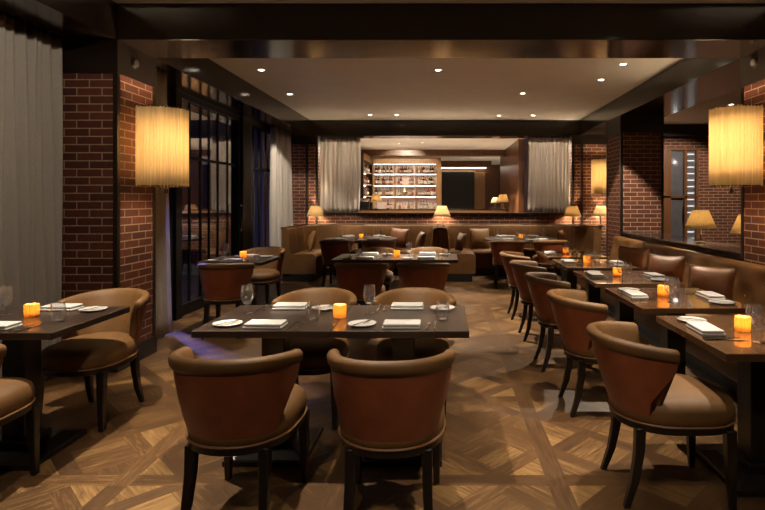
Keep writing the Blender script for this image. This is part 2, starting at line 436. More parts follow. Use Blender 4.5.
tree(-5.6, 10.8, 3.3, 'dark leafy tree in a planter outside the black-framed windows')
for i, (x, y, z, pw) in enumerate(((-4.3, 7.2, 2.5, 2600), (-5.6, 8.6, .8, 20), (-6.6, 12.0, .8, 12))):  # lanterns added to throw blue light in through the windows
    t = thing('terrace_lantern', ['black post lantern outside nearest the narrow curtain by the brick column', 'black post lantern outside behind the middle of the windows', 'black post lantern outside before the terrace brick wall'][i], 'lantern', (x, y, z))
    MB().box(-.07, .07, -.07, .07, .14, .18).build('cap', M['blackmetal'], t, .004)
    MB().box(-.05, .05, -.05, .05, -.02, 0).build('diffuser', emit_mat('blue_diffuser', (.2, .28, 1), .5), t)
    for sx in (-.055, .055):
        for sy in (-.055, .055): MB().box(sx-.006, sx+.006, sy-.006, sy+.006, -.02, .14).build('bar', M['blackmetal'], t)
    MB().tube([(0, 0, -.02), (0, 0, -z-.02)], .03, 8).build('post', M['blackmetal'], t)
    if i == 0: light('SPOT', 'lantern_bulb', (0, 0, -.05), pw, (.26, .27, 1), t, .05, 30, .6, (2.1, -2.15, -2.55))
    else: light('POINT', 'lantern_bulb', (0, 0, .07), pw, (.24, .26, 1), t, .06)

# ------------------------------------------------------------------ curtains
def curtain(name_label, a, b, z0, z1, folds, amp, flare=0, seed=1):
    R = random.Random(seed)
    a, b = Vector(a), Vector(b); d = (b-a); L = d.length; d.normalize(); n = Vector((-d.y, d.x))
    NU, NV = max(30, int(folds*9)), 14
    ph = [R.uniform(-.8, .8) for _ in range(int(folds)+3)]
    P = []
    for i in range(NU+1):
        u = i/NU; row = []
        for j in range(NV+1):
            v = j/NV; z = z1+(z0-z1)*v
            k = u*folds; kk = int(k); fr = k-kk
            p = ph[kk]*(1-fr)+ph[kk+1]*fr
            off = amp*(.7+.6*v)*math.sin(2*PI*k+p)*(1+.35*math.sin(k*1.7+3*v))
            pos = a+d*(u*L*(1+flare*v)+.012*math.sin(k*2.1+4*v))+n*off
            row.append((pos.x, pos.y, z))
        P.append(row)
    o = thing('curtain', name_label, 'curtain')
    MB().grid(P).build('drape', M['curtain'], o, solid=.004, smooth=180, uv=False)
    return o
def rod(o, a, b, z): MB().tube([(a[0], a[1], z), (b[0], b[1], z)], .014, 8).build('curtain_track', M['blackmetal'], o)
c = curtain('long sheer grey curtain hanging beside the table and chairs at the left edge', (-3.2, 1.2), (-3.2, 4.42), .03, 2.79, 34, .040, 0, 2)
rod(c, (-3.2, 1.2), (-3.2, 4.42), 2.785)
c = curtain('narrow grey curtain tied between the brick column and the windows', (-2.93, 5.24), (-2.95, 5.62), .03, 2.79, 6, .04, .15, 3)
rod(c, (-2.93, 5.24), (-2.95, 5.62), 2.785)
c = curtain('full-length grey curtain at the far end of the windows, beside the left booth', (-3.10, 9.62), (-3.10, 10.72), .03, 2.79, 11, .05, 0, 4)
rod(c, (-3.1, 9.62), (-3.1, 10.72), 2.785)
c = curtain('grey curtain left of the bar shelves, hanging to the brick half wall', (-2.58, 11.12), (-1.74, 11.12), 1.19, 2.77, 9, .035, 0, 5)
rod(c, (-2.58, 11.12), (-1.74, 11.12), 2.785)
c = curtain('pale curtain closing the bar opening on its right, ending at the brick half wall', (1.79, 11.12), (2.66, 11.12), 1.19, 2.77, 11, .028, 0, 6)
rod(c, (1.79, 11.12), (2.66, 11.12), 2.765)

# ------------------------------------------------------------------ bar room beyond
BY = 18.2
struct(boxo('floor_bar', M['barfloor'], -4, 5, 11.9, 25, -.12, -.004))
struct(boxo('ceiling_bar', M['ceiling'], -4, 5, 11.9, 25, HC, HC+.1))
struct(boxo('wall_bar_left', M['panel'], -4, -3.9, 11.45, 25, 0, HC))
struct(boxo('wall_bar_right', M['panel'], 2.05, 2.2, 14.4, 19, 0, HC))
struct(boxo('wall_bar_post', M['panel'], 2.24, 2.9, 13.4, 13.9, 0, HC))
struct(boxo('wall_bar_end', M['panel'], -4, 5, 25, 25.1, 0, HC))
struct(boxo('wall_bar_nook', M['barback'], 2.2, 5, 16, 16.1, 0, HC))
trim(M['panel'], -4, 2.2, 17.5, 18.0, 2.92, HC)
trim(M['panel'], -.1, 2.05, 22.4, 22.8, 2.85, HC)
# back bar cabinet
bb = thing('back_bar_cabinet', 'lit wooden back bar shelving lined with bottles behind the bar', 'cabinet', (0, 0, 0))
X0, X1 = -2.40, -.22
boxo('back_panel', M['barback'], X0, X1, BY+.32, BY+.36, 1.0, 2.9, bb)
boxo('header', M['lightwood'], X0, X1+.15, BY-.05, BY+.36, 2.68, 2.9, bb)
boxo('side_post', M['lightwood'], X1, X1+.17, BY-.02, BY+.36, 0, 2.68, bb)
for xx in (X0, -1.66, -.94): boxo('divider', M['lightwood'], xx-.02, xx+.02, BY+.02, BY+.32, 1.0, 2.68, bb)
boxo('counter', M['panel'], X0, X1, BY-.15, BY+.32, 0, 1.12, bb)
shelf_z = [1.585, 1.97, 2.36]
for z in shelf_z:
    boxo('shelf', M['barback'], X0, X1, BY+.0, BY+.32, z-.03, z, bb)
for z in [1.555, 1.94, 2.33, 2.68]:
    boxo('shelf_light', M['led'], X0+.03, X1-.03, BY+.02, BY+.035, z-.010, z-.002, bb)
# side case along the left wall of the bar
sc = thing('side_bottle_case', 'narrow lit bottle case at the left end of the bar shelving', 'cabinet')
boxo('back_panel', M['lightwood'], -2.68, -2.65, 16.3, 18.0, 1.0, 2.75, sc)
boxo('header', M['lightwood'], -2.68, -2.43, 16.3, 18.0, 2.70, 2.9, sc)
boxo('end_post', M['beam'], -2.68, -2.43, 16.2, 16.3, 0, 2.9, sc)
boxo('counter', M['panel'], -2.68, -2.43, 16.3, 18.0, 0, 1.12, sc)
for z in shelf_z:
    boxo('shelf', M['barback'], -2.65, -2.43, 16.3, 18.0, z-.03, z, sc)
    boxo('shelf_light', M['led'], -2.64, -2.61, 16.35, 17.95, z-.05, z-.032, sc)
def bottle_mesh(kind):
    pr = {'tall': [(.001, 0), (.036, .0), (.038, .02), (.038, .05), (.038, .13), (.038, .17), (.03, .20), (.014, .225), (.013, .285), (.016, .29), (.016, .305), (.001, .305)],
          'round': [(.001, 0), (.037, 0), (.041, .03), (.04, .10), (.03, .145), (.015, .165), (.015, .21), (.02, .215), (.02, .24), (.001, .24)],
          'square': [(.001, 0), (.043, 0), (.045, .01), (.045, .05), (.045, .14), (.045, .18), (.04, .195), (.016, .21), (.016, .245), (.02, .25), (.02, .275), (.001, .275)]}[kind]
    m_ = MB().lathe([(r_*1.12 if r_ > .002 else r_, z_) for r_, z_ in pr], 4 if kind == 'square' else 10)
    return m_
bproto = {}
LABELS = [principled('cream_label', (.72, .64, .48), .6), principled('white_label', (.8, .78, .74), .6), principled('rust_label', (.5, .16, .07), .6), principled('gold_label', (.62, .42, .14), .5)]
BR = random.Random(11)
BNAME = {'dark red': 'dark red', 'amber': 'amber', 'clear': 'clear glass', 'dark green': 'dark green'}
def bottle(x, y, z, colr, place, label=True):
    k = BR.choice(('tall', 'tall', 'round', 'square'))
    key = (k, colr, BR.randint(0, 2))
    if key not in bproto:
        o = bottle_mesh(k).build('bottle', BOT[colr], smooth=50); bproto[key] = o
        o.data.materials.append(BR.choice(LABELS))
        for pz in o.data.polygons:
            if .045 < pz.center.z < .15 and abs(pz.normal.z) < .6 and pz.center.length > .03: pz.material_index = 1
    else:
        o = bproto[key].copy(); COL.objects.link(o)
    o.location = (x, y, z+.0015); s = BR.uniform(.96, 1.08); k_ = .9 if z > 2.3 else 1.02; o.scale = (s*1.1, s*1.1, s*k_)
    tag(o, '%s bottle standing on %s' % (BNAME[colr], place), 'bottle', '%s bottles on %s' % (colr, place))
rowc = {2.36: ['dark red']*5+['clear']*3+['dark green']*2, 1.97: ['clear']*4+['amber']*3+['dark green']*2+['dark red'], 1.585: ['clear']*5+['amber']*3+['dark green']}
names = {2.36: 'the top shelf of the back bar', 1.97: 'the middle shelf of the back bar', 1.585: 'the lowest shelf of the back bar'}
for z in shelf_z:
    x = X0+.09
    row2 = 0
    while x < X1-.075:
        row2 += 1
        if min(abs(x-q) for q in (-1.66, -.94)) > .082 and not (z < 2.3 and abs(x+1.3) < .14):
            bottle(x, BY+(.09 if row2 % 2 else .20)+BR.uniform(-.012, .012), z, BR.choice(rowc[z]), names[z])
        x += BR.uniform(.062, .068)
    y = 16.42
    while y < 17.95:
        bottle(-2.53, y, z, BR.choice(('amber', 'amber', 'clear', 'dark red')), {2.36: 'the top shelf of the side case', 1.97: 'the middle shelf of the side case', 1.585: 'the lowest shelf of the side case'}[z])
        y += BR.uniform(.13, .2)
x = X0+.5
while x < X1-.08:
    if min(abs(x-q) for q in (-1.66, -.94)) > .082: bottle(x, BY+(-.06 if int(x*1000) % 2 else .10)+BR.uniform(-.02, .02), 1.121, BR.choice(('clear', 'clear', 'clear', 'amber')), 'the counter under the back bar shelves')
    x += BR.uniform(.1, .108)
# ornate decanter in the middle of the shelves
dc = thing('decanter', 'large ornate gold decanter in the middle of the back bar shelving', 'decanter', (-1.32, BY+.12, 1.587)); dc.scale = (.8, .8, .62)
MB().lathe([(.001, 0), (.09, 0), (.10, .02), (.06, .06), (.10, .14), (.115, .22), (.08, .32), (.035, .37), (.03, .42), (.001, .42)], 14).build('body', M['brass'], dc)
MB().lathe([(.001, .42), (.05, .43), (.055, .48), (.03, .53), (.001, .55)], 12).build('stopper', M['lightwood'], dc)
bpy.context.view_layer.update()
# coffee machine
cm = thing('coffee_machine', 'black coffee machine on the bar counter, left of the lit shelves', 'machine', (-2.37, 16.04, 1.182))
cm.scale = (.75, .75, .75)
MB().box(-.17, .17, -.1, .2, 0, .05).build('base', M['black'], cm, .01)
MB().box(-.17, .17, .05, .2, .05, .36).build('body', M['black'], cm, .02)
MB().box(-.17, .17, -.12, .2, .30, .42).build('head', M['steel'], cm, .02)
MB().tube([(.05, -.1, .29), (.05, -.1, .22)], .012, 8).build('spout', M['steel'], cm)
# bar counter
bc = thing('bar_counter', 'long wooden bar counter with dark stone top in the bar beyond', 'bar', (0, 0, 0))
boxo('front_panel', M['lightwood'], -2.55, 1.9, 16.05, 16.15, 0, 1.13, bc)
boxo('countertop', M['stone'], -2.6, 1.95, 15.95, 16.19, 1.13, 1.18, bc, .006)
boxo('end_panel', M['panel'], 1.8, 1.9, 16.15, 16.19, 0, 1.13, bc)
# dark board on the end wall, wooden panels, light strip
db = thing('wall_board', 'large dark green board on the wall at the far end of the bar', 'board', (0, 0, 0))
boxo('board', M['screen'], -.15, 1.48, 24.86, 24.9, 1.0, 2.78, db)
bf = MB(); bf.box(-.2, -.15, 24.85, 24.92, 1.0, 2.83); bf.box(1.48, 1.53, 24.85, 24.92, 1.0, 2.83); bf.box(-.2, 1.53, 24.85, 24.92, 2.78, 2.83); bf.box(-.2, 1.53, 24.85, 24.92, .95, 1.0)
bf.build('board_frame', M['lightwood'], db, smooth=0)
wc = thing('folding_screen', 'pale ribbed wooden panel beside the dark board at the far end', 'panel', (0, 0, 0))
m = MB()
for k in range(5): m.box(1.56+k*.085, 1.56+k*.085+.07, 24.80, 24.9, 0, 2.75)
m.build('slats', M['lightwood'], wc, .006)
boxo('backing', M['panel'], 1.54, 2.04, 24.9, 24.94, 0, 2.78, wc)
struct(boxo('trim_cove_light', M['led'], -.1, 2.0, 24.7, 24.74, 2.93, 2.96))

# ------------------------------------------------------------------ table lamps
def make_table_lamp(lean=1.0):
    t = thing('table_lamp', '', 'lamp')
    MB().lathe([(.001, 0), (.062, 0), (.062, .012), (.02, .022), (.012, .03), (.001, .03)], 20).build('base', M['bronze'], t)
    MB().lathe([(.001, .03), (.011, .03), (.011, .09), (.02, .105), (.011, .12), (.010, .22), (.001, .22)], 12).build('stem', M['bronze'], t)
    n = 84; P = []
    for (r, z) in ((.175, .185), (.145, .26), (.115, .335), (.088, .40)):
        P.append([((r+(.0035 if k % 2 else -.0035))*math.cos(2*PI*k/n), (r+(.0035 if k % 2 else -.0035))*math.sin(2*PI*k/n), z) for k in range(n)])
    MB().grid(P, cv=True).build('lamp_shade', M['lampshade'], t, solid=.002, smooth=20, uv=False)
    MB().lathe([(.001, .25), (.012, .25), (.014, .27), (.028, .30), (.026, .33), (.001, .345)], 12).build('bulb', emit_mat('warm_bulb', (1, .62, .25), 12), t)
    MB().lathe([(.001, .22), (.012, .22), (.012, .25), (.001, .25)], 8).build('socket', M['bronze'], t)
    l = light('POINT', 'bulb_light', (0, 0, .30), 50, (1, .74, .44), t, .035)
    return t
bpy.context.view_layer.update()
lamp = make_table_lamp()
bpy.context.view_layer.update()
LAMPS = [((-2.62, 10.88, .93), 'small pleated lamp by the brick pilaster left of the bar opening', 1),
 ((-.02, 10.88, .93), 'small pleated lamp before the middle of the brick half wall', 1),
 ((2.66, 10.88, .93), 'small pleated lamp under the pale curtain, right of the bar opening', 1),
 ((3.24, 10.88, .93), 'small pleated lamp half hidden behind the brick column beside the right booth', 1),
 ((3.06, 6.3, .94), 'pleated table lamp on the dark ledge above the side banquette', .97),
 ((3.42, 5.95, .90), 'pleated table lamp cut off by the near brick column on the right', .97),
 ((-2.03, 16.08, 1.181), 'amber lamp on the bar counter in front of the bottle shelves', 1.1),
 ((2.0, 16.4, 1.18), 'amber lamp standing at the right end of the bar counter', 1.1),
 ((2.42, 24.2, 1.1), 'small bright lamp deep in the bar beside the walnut panelling', 1),
 ((-4.75, 12.3, .95), 'lamp on the brick wall outside the windows, nearer the end curtain', 1),  # this and the next stand in for lamps reflected in the panes
 ((-5.85, 12.3, .95), 'lamp on the brick wall outside the windows, farther from the end curtain', 1)]
for loc, lb, sc_ in LAMPS:
    if loc == (2.42, 24.2, 1.1): loc = (2.02, 20.5, 1.15)
    if loc[1] == 16.4: loc = (1.82, 16.08, 1.181)
    o = put(lamp, loc, random.random(), lb); o.scale = (sc_,)*3
# console for the cut-off lamp
t = thing('console_table', 'narrow console holding the lamp half hidden by the near right column', 'table', (3.55, 5.95, 0))
MB().box(-.2, .35, -.35, .35, .86, .90).build('tabletop', M['lightwood'], t, .004)
for sx in (-.16, .31):
    for sy in (-.31, .31): MB().frustum((sx, sy, 0), (.016, .016), (sx, sy, .86), (.025, .025)).build('leg', M['darkwood'], t)
t = thing('side_table', 'small dark stand under the bright lamp deep in the bar', 'table', (2.02, 20.5, 0))
MB().box(-.2, .2, -.2, .2, 1.11, 1.15).build('tabletop', M['darkwood'], t, .004)
for sx in (-.16, .16):
    for sy in (-.16, .16): MB().frustum((sx, sy, 0), (.016, .016), (sx, sy, 1.11), (.025, .025)).build('leg', M['darkwood'], t)

# ------------------------------------------------------------------ big pleated wall sconces
def make_sconce():
    t = thing('wall_sconce', '', 'wall lamp')
    cor = [(.115, -.185), (.345, -.185), (.46, -.055), (.46, .055), (.345, .185), (.115, .185)]
    pts = []
    for i in range(len(cor)):
        a, b = Vector(cor[i]), Vector(cor[(i+1) % len(cor)]); L = (b-a).length; n = max(4, 2*int(L/.026))
        nn = Vector((b-a)).normalized(); nn = Vector((nn.y, -nn.x))
        for k in range(n):
            off = .0045*(1 if k % 2 else -1)+.002*math.sin(k*.9)
            pts.append(a+(b-a)*k/n+nn*(off if k else 0))
    hs = (0, .18, .36, .54, .70)
    P = [[(p.x, p.y, h) for p in pts] for h in hs]
    MB().grid(P, cv=True).build('lamp_shade', M['shade'], t, solid=.002, smooth=15, uv=False)
    for z in (.004, .696): MB().tube([(x*1.0, y, z) for x, y in cor], .006, 6, True).build('shade_rim', M['shade_rim'], t)
    MB().lathe([(.001, 0.015), (.055, 0.015), (.055, .027), (.03, .037), (.001, .037)], 20).build('wall_plate', M['bronze'], t)
    wp = t.children[-1] if t.children else None
    MB().tube([(.03, 0, .44), (.12, 0, .44), (.27, 0, .40)], .012).build('arm', M['bronze'], t)
    MB().lathe([(.001, -.06), (.018, -.06), (.018, -.02), (.001, -.02)], 10, (.28, 0, 0)).build('finial', M['bronze'], t)
    MB().lathe([(.001, -.02), (.008, -.02), (.008, .40), (.001, .40)], 8, (.28, 0, 0)).build('stem', M['bronze'], t)
    MB().lathe([(.001, .36), (.02, .36), (.035, .41), (.03, .45), (.001, .47)], 12, (.28, 0, 0)).build('bulb', emit_mat('warm_bulb_large', (1, .58, .2), 10), t)
    light('POINT', 'bulb_light', (.28, 0, .40), 40, (1, .78, .52), t, .08)
    return t
sc1 = make_sconce()
bpy.context.view_layer.update()
for c in sc1.children:
    if c.name.startswith('wall_plate'): c.rotation_euler = (0, PI/2, 0); c.location = (0, 0, .44)
put(sc1, (XL-.03, 4.78, 1.57), 0, 'large pleated amber wall lamp on the brick column near the left curtain')
put(sc1, (XR+.035, 4.74, 1.57), PI, 'large pleated amber wall lamp on the brick column at the right edge')
put(sc1, (3.23, 10.998, 1.58), -PI/2, 'pleated amber wall lamp on the back brick wall, half hidden by a column')

# ------------------------------------------------------------------ downlights
def make_downlight():
    t = thing('ceiling_downlight', '', 'ceiling light')
    MB().lathe([(.035, 0), (.058, 0), (.058, -.006), (.05, -.009), (.035, -.004)], 24).build('trim_ring', M['ring'], t)
    MB().lathe([(.001, -.0015), (.036, -.0015), (.036, -.004), (.001, -.004)], 20).build('lens', M['lens'], t)
    return t
dl = make_downlight()
bpy.context.view_layer.update()
WARM = (1, .84, .64)
DL = [(-2.32, 6.76, 'recessed ceiling light above the window table, leftmost of its row', 95, (-2.35, 6.3, .7), 60),
 (-.06, 6.76, 'recessed ceiling light above the farther central pair of tables', 270, (.25, 6.7, 0), 66),
 (2.2, 6.47, 'recessed ceiling light near the beam on the right, nearer of two close together', 150, (1.65, 5.6, .7), 58),
 (2.18, 7.31, 'recessed ceiling light on the right, farther of two close together', 150, (2.6, 8.3, .8), 60),
 (1.24, 8.24, 'recessed ceiling light standing alone above the right aisle', 110, (1.1, 8.6, .5), 56),
 (-1.42, 10.3, 'recessed far ceiling light above the left booth, left of its pair', 60, (-1.55, 10.1, .7), 52),
 (-.9, 10.3, 'recessed far ceiling light above the left booth, right of its pair', 95, (-.9, 11.0, 1.0), 70),
 (1.1, 10.4, 'recessed far ceiling light above the right booth, left of its pair', 95, (.8, 11.0, 1.0), 70),
 (1.77, 10.4, 'recessed far ceiling light above the right booth, right of its pair', 55, (1.7, 10.1, .7), 52),
 (-2.05, 3.15, 'recessed ceiling light above the curtain-side table', 150, (-2.0, 3.1, 0), 58),
 (-.6, 3.2, 'recessed ceiling light above the near central pair of tables', 120, (-.55, 3.15, .7), 62),
 (1.0, 3.1, 'recessed ceiling light above the near aisle', 95, (.9, 2.9, 0), 58),
 (1.75, 3.4, 'recessed ceiling light above the near banquette tables', 110, (1.7, 3.5, .7), 60),
 (-1.2, 13.6, 'recessed ceiling light in the bar, left of centre', 360, None, 90),
 (-.6, 15.3, 'recessed ceiling light in the bar above the counter', 420, None, 90),
 (1.0, 14.2, 'recessed ceiling light in the bar before the walnut wall', 360, None, 90),
 (1.1, 20.6, 'recessed ceiling light deep in the bar, right of the shelving', 420, None, 90),
 (-1.55, 2.4, 'recessed ceiling light washing the long curtain', 24, (-3.15, 3.0, 1.2), 125),
 (-.7, .3, 'recessed ceiling light above the viewpoint, left', 34, (-.6, 2.4, .45), 62),  # fill lamp added to brighten the chair backs
 (1.0, .3, 'recessed ceiling light above the viewpoint, right', 34, (.9, 2.6, .5), 62),  # second added fill, for the chairs on the right
 (-2.4, 8.3, 'recessed ceiling light before the tall windows', 90, (-2.9, 10.0, 1.2), 60),
 (-2.1, 12.3, 'recessed ceiling light in the bar behind the curtain left of the shelves', 160, (-2.1, 11.2, 1.6), 100),  # added to brighten the curtain from the bar side
 (2.2, 12.3, 'recessed ceiling light in the bar behind the pale right curtain', 160, (2.2, 11.2, 1.6), 100),  # added likewise for the right curtain
 (-1.3, 15.6, 'recessed ceiling light in the bar washing the bottle shelves', 105, (-1.3, 18.4, 1.6), 75),  # lamp put in to brighten the rows of bottles
 (5.0, 9.2, 'recessed ceiling light in the side room', 150, (4.9, 11.6, .6), 95)]
for x, y, lb, pw, aim, cone in DL:
    z = HC-.0005
    o = put(dl, (x, y, z), 0, lb)
    light('SPOT', 'downlight_lamp', (x, y, z-.02), pw*1.7, WARM, None, .03, cone*.9, .3, aim or (x, y, 0))

# ------------------------------------------------------------------ chairs
def make_chair():
    t = thing('dining_chair', '', 'chair')
    # seat outline
    def outline(a, s=1.0):           # a=0 at the back
        sx, cy = math.sin(a), -math.cos(a)
        if cy < 0: return (.238*s*math.copysign(abs(sx)**.9, sx), .245*s*cy)
        k = 2/2.9
        return ((.238+.02*cy)*s*math.copysign(abs(sx)**k, sx), .315*s*(cy**k))
    N = 44
    rings = [(.96, .395), (1.0, .405), (1.02, .43), (1.015, .46), (.985, .484), (.92, .502), (.78, .516), (.55, .525), (.28, .529), (.02, .53)]
    P = [[(*outline(2*PI*k/N, s), z) for k in range(N)] for s, z in rings]
    MB().grid(P, cv=True, capu=True).build('seat', M['suede'], t, smooth=60); st = COL.objects[-1]
    P = [[(*outline(2*PI*k/N, s), z) for k in range(N)] for s, z in ((.98, .36), (1.0, .364), (1.0, .392), (.98, .396))]
    MB().grid(P, cv=True, capu=True).build('seat_frame', M['darkwood'], t, smooth=40)
    MB().tube([(*outline(2*PI*k/N, 1.012), .399) for k in range(N)], .006, 6, True).build('piping', M['piping'], st)
    def pos(sv, tt, off, z):         # wrap of the back
        e = tt*tt*(3-2*tt)
        th = sv*math.radians(58+25*(lambda q_: q_*q_*(3-2*q_))(max(0, min(1, (tt-.15)/.68))))
        hwid = .232+.052*tt**1.1-off; d = .25+.115*tt**1.05-off
        x = hwid*math.copysign(abs(math.sin(th))**.88, math.sin(th)); y = -d*math.copysign(abs(math.cos(th))**.92, math.cos(th))
        return (x, y+.012, z-.034*tt*abs(sv)**2.0)
    z0, z1 = .405, .782
    NS = 34
    # leather outer shell
    prof = [(0, 0), (.12, -.004), (.3, -.008), (.5, -.009), (.7, -.007), (.85, -.003), (.93, 0), (.93, .012), (.5, .012), (0, .012)]
    P = [[pos(-1+2*i/NS, tt, off, z0+(z1-z0)*tt) for (tt, off) in prof] for i in range(NS+1)]
    MB().grid(P, cv=True, capu=True).build('back_shell', M['leather'], t, smooth=50); bs = COL.objects[-1]
    # padded inner back with a rolled top edge
    prof = [(0, .012, 0), (.5, .012, 0), (.87, .012, 0), (.885, -.006, 0), (.93, -.012, 0), (1.0, -.011, 0), (1.0, -.003, .013), (1.0, .014, .020), (1.0, .031, .016), (1.0, .042, .004), (.93, .048, 0), (.8, .052, 0), (.5, .062, 0), (.25, .060, 0), (.08, .052, 0), (0, .045, 0)]
    P = [[pos((-1+2*i/NS)*1.0, tt, off, z0+(z1-z0)*tt+dz) for (tt, off, dz) in prof] for i in range(NS+1)]
    # rounded wing ends
    def endrow(sgn, ext, shr):
        base = [Vector(pos(sgn, tt, off, z0+(z1-z0)*tt+dz)) for (tt, off, dz) in prof]
        prev = [Vector(pos(sgn*(1-.05), tt, off, z0+(z1-z0)*tt+dz)) for (tt, off, dz) in prof]
        mid = [Vector(pos(sgn, tt, .02, z0+(z1-z0)*tt)) for (tt, off, dz) in prof]
        return [b+(b-p).normalized()*ext+(m_-b)*shr for b, p, m_ in zip(base, prev, mid)]
    P = [endrow(-1, .016, .6), endrow(-1, .009, .2)]+P+[endrow(1, .009, .2), endrow(1, .016, .6)]
    MB().grid(P, cv=True, capu=True).build('backrest', M['suede'], t, smooth=70)
    # piping round the free edge of the shell
    for sg in (-1, 1):
        MB().tube([pos(sg, tt, .004, z0+(z1-z0)*tt) for tt in [k/14*.93 for k in range(15)]], .005, 6).build('piping', M['piping'], bs)
    # legs
    for sx in (-1, 1):
        m = MB()
        P = []
        for (x, y, z, h) in ((.165, -.165, .375, .024), (.167, -.172, .25, .022), (.172, -.195, .12, .019), (.18, -.235, 0, .015)):
            P.append([(sx*x-h, y-h, z), (sx*x+h, y-h, z), (sx*x+h, y+h, z), (sx*x-h, y+h, z)])
        m.grid(P, cv=True, capu=True); m.build('leg', M['darkwood'], t, .005, smooth=50)
        m = MB()
        P = []
        for (x, y, z, h) in ((.198, .242, .375, .025), (.200, .246, .2, .021), (.203, .252, 0, .015)):
            P.append([(sx*x-h, y-h, z), (sx*x+h, y-h, z), (sx*x+h, y+h, z), (sx*x-h, y+h, z)])
        m.grid(P, cv=True, capu=True); m.build('leg', M['darkwood'], t, .005, smooth=50)
    return t
chair = make_chair()
bpy.context.view_layer.update()
R_ = math.radians
G_C, G_R = 'barrel dining chairs around the tables', 'barrel dining chairs in the row facing the side banquette'
CHAIRS = [
 (-.93, 2.49, -4, 'rust leather barrel chair with its back to us, left of the nearest two', G_C),
 (-.235, 2.47, 0, 'rust leather barrel chair with its back to us, right of the nearest two', G_C),
 (-.885, 3.60, 180, 'tan barrel chair facing us across the near central table, left of two', G_C),
 (-.20, 3.60, 180, 'tan barrel chair facing us across the near central table, right of two', G_C),
 (-.885, 5.80, 0, 'rust barrel chair from behind at the farther central tables, left of two', G_C),
 (-.215, 5.80, 0, 'rust barrel chair from behind at the farther central tables, right of two', G_C),
 (-.90, 7.00, 180, 'barrel chair mostly hidden beyond the farther central tables, left of two', G_C),
 (-.20, 7.00, 180, 'barrel chair mostly hidden beyond the farther central tables, right of two', G_C),
 (-1.77, 8.92, -6, 'barrel chair with its back to us at the left booth round table, left one', G_C),
 (-1.08, 8.92, 6, 'barrel chair with its back to us at the left booth round table, right one', G_C),
 (1.07, 8.85, -6, 'barrel chair with its back to us at the right booth round table, left one', G_C),
 (1.78, 8.92, 8, 'barrel chair with its back to us at the right booth round table, right one', G_C),
 (1.10, 2.68, -90, 'rust barrel chair in the banquette row, nearest to us, whole seat showing', G_R),
 (1.10, 3.73, -90, 'rust barrel chair in the banquette row, second from the front', G_R),
 (1.08, 4.66, -90, 'rust barrel chair in the banquette row, third from the front', G_R),
 (1.07, 5.62, -90, 'rust barrel chair in the banquette row, fourth from the front', G_R),
 (1.07, 6.60, -90, 'rust barrel chair in the banquette row, farthest from us', G_R),
 (-2.34, 3.57, 180, 'tan barrel chair facing us between the curtain-side table and brick column', G_C),
 (-2.36, 2.55, 0, 'barrel chair cut off by the left edge at the curtain-side table', G_C),
 (-2.33, 5.76, 3, 'rust barrel chair with its back to us at the window table', G_C),
 (-2.42, 7.05, 174, 'tan barrel chair facing us on the far side of the window table', G_C)]
for x, y, r, lb, g in CHAIRS: put(chair, (x, y, 0), R_(r), lb, g)

# ------------------------------------------------------------------ tables
def make_table(w, d, off=0, top='table'):
    t = thing('dining_table', '', 'table'); oy = off
    MB().box(-w/2, w/2, -d/2, d/2, .712, .75).build('tabletop', M[top], t, .004, smooth=0)
    MB().box(-.17, .17, -.17, .17, .685, .712).build('support_plate', M['blackmetal'], t, .003, smooth=0)
    MB().box(-.065, .065, -.065+oy, .065+oy, .10, .685).build('pedestal', M['darkwood'], t, .005, smooth=0)
    MB().box(-.10, .10, -.10+oy, .10+oy, .062, .10).build('collar', M['darkwood'], t, .008, smooth=0)
    m = MB(); m.frustum((0, oy, .028), (.21, .21), (0, oy, .062), (.14, .14)); m.box(-.225, .225, -.225+oy, .225+oy, 0, .03)
    m.build('base', M['darkwood'], t, .004, smooth=0)
    return t
tb = make_table(.742, .70, -.08)
tb2 = make_table(.74, .80, 0, 'tablewarm')
bpy.context.view_layer.update()
TABLES = {}
def table(key, proto, x, y, rz, phrase, label, group=None):
    put(proto, (x, y, 0), rz, label, group); TABLES[key] = (x, y, phrase)
table('nl', tb, -.975, 3.18, 0, "near central pair's left table", 'dark square pedestal table, left half of the near central pair')
table('nr', tb, -.230, 3.18, 0, "near central pair's right table", 'dark square pedestal table, right half of the near central pair')
table('ml', tb, -.94, 6.55, 0, "farther central pair's left table", 'dark square pedestal table, left half of the farther central pair')
table('mr', tb, -.195, 6.55, 0, "farther central pair's right table", 'dark square pedestal table, right half of the farther central pair')
table('cu', tb, -2.43, 3.14, 0, 'curtain-side table', 'dark pedestal table beside the long curtain at the left edge')
table('wi', tb, -2.40, 6.30, PI, 'window table', 'dark pedestal table beside the black-framed windows')
ord_ = ['nearest', 'second', 'third', 'fourth', 'farthest']
for k in range(5):
    table('b%d' % k, tb2, 1.66, 2.81+1.02*k, 0, '%s banquette table' % ord_[k], 'dark pedestal table along the side banquette, %s' % (['nearest to us', 'second from the front', 'third from the front', 'fourth from the front', 'farthest from us'][k]))
def make_round():
    t = thing('round_table', '', 'table')
    MB().lathe([(.001, .712), (.66, .712), (.672, .722), (.672, .742), (.665, .75), (.001, .75)], 56).build('tabletop', M['table'], t, smooth=40)
    MB().lathe([(.001, .06), (.07, .06), (.06, .1), (.06, .66), (.15, .712), (.001, .712)], 20).build('pedestal', M['darkwood'], t)
    MB().lathe([(.001, 0), (.26, 0), (.26, .025), (.08, .06), (.001, .06)], 28).build('base', M['darkwood'], t)
    return t
rt = make_round(); bpy.context.view_layer.update()
table('rl', rt, -1.50, 9.70, 0, 'left round table', 'round dark table in the left booth at the back')
table('rr', rt, 1.42, 9.70, 0, 'right round table', 'round dark table in the right booth at the back')

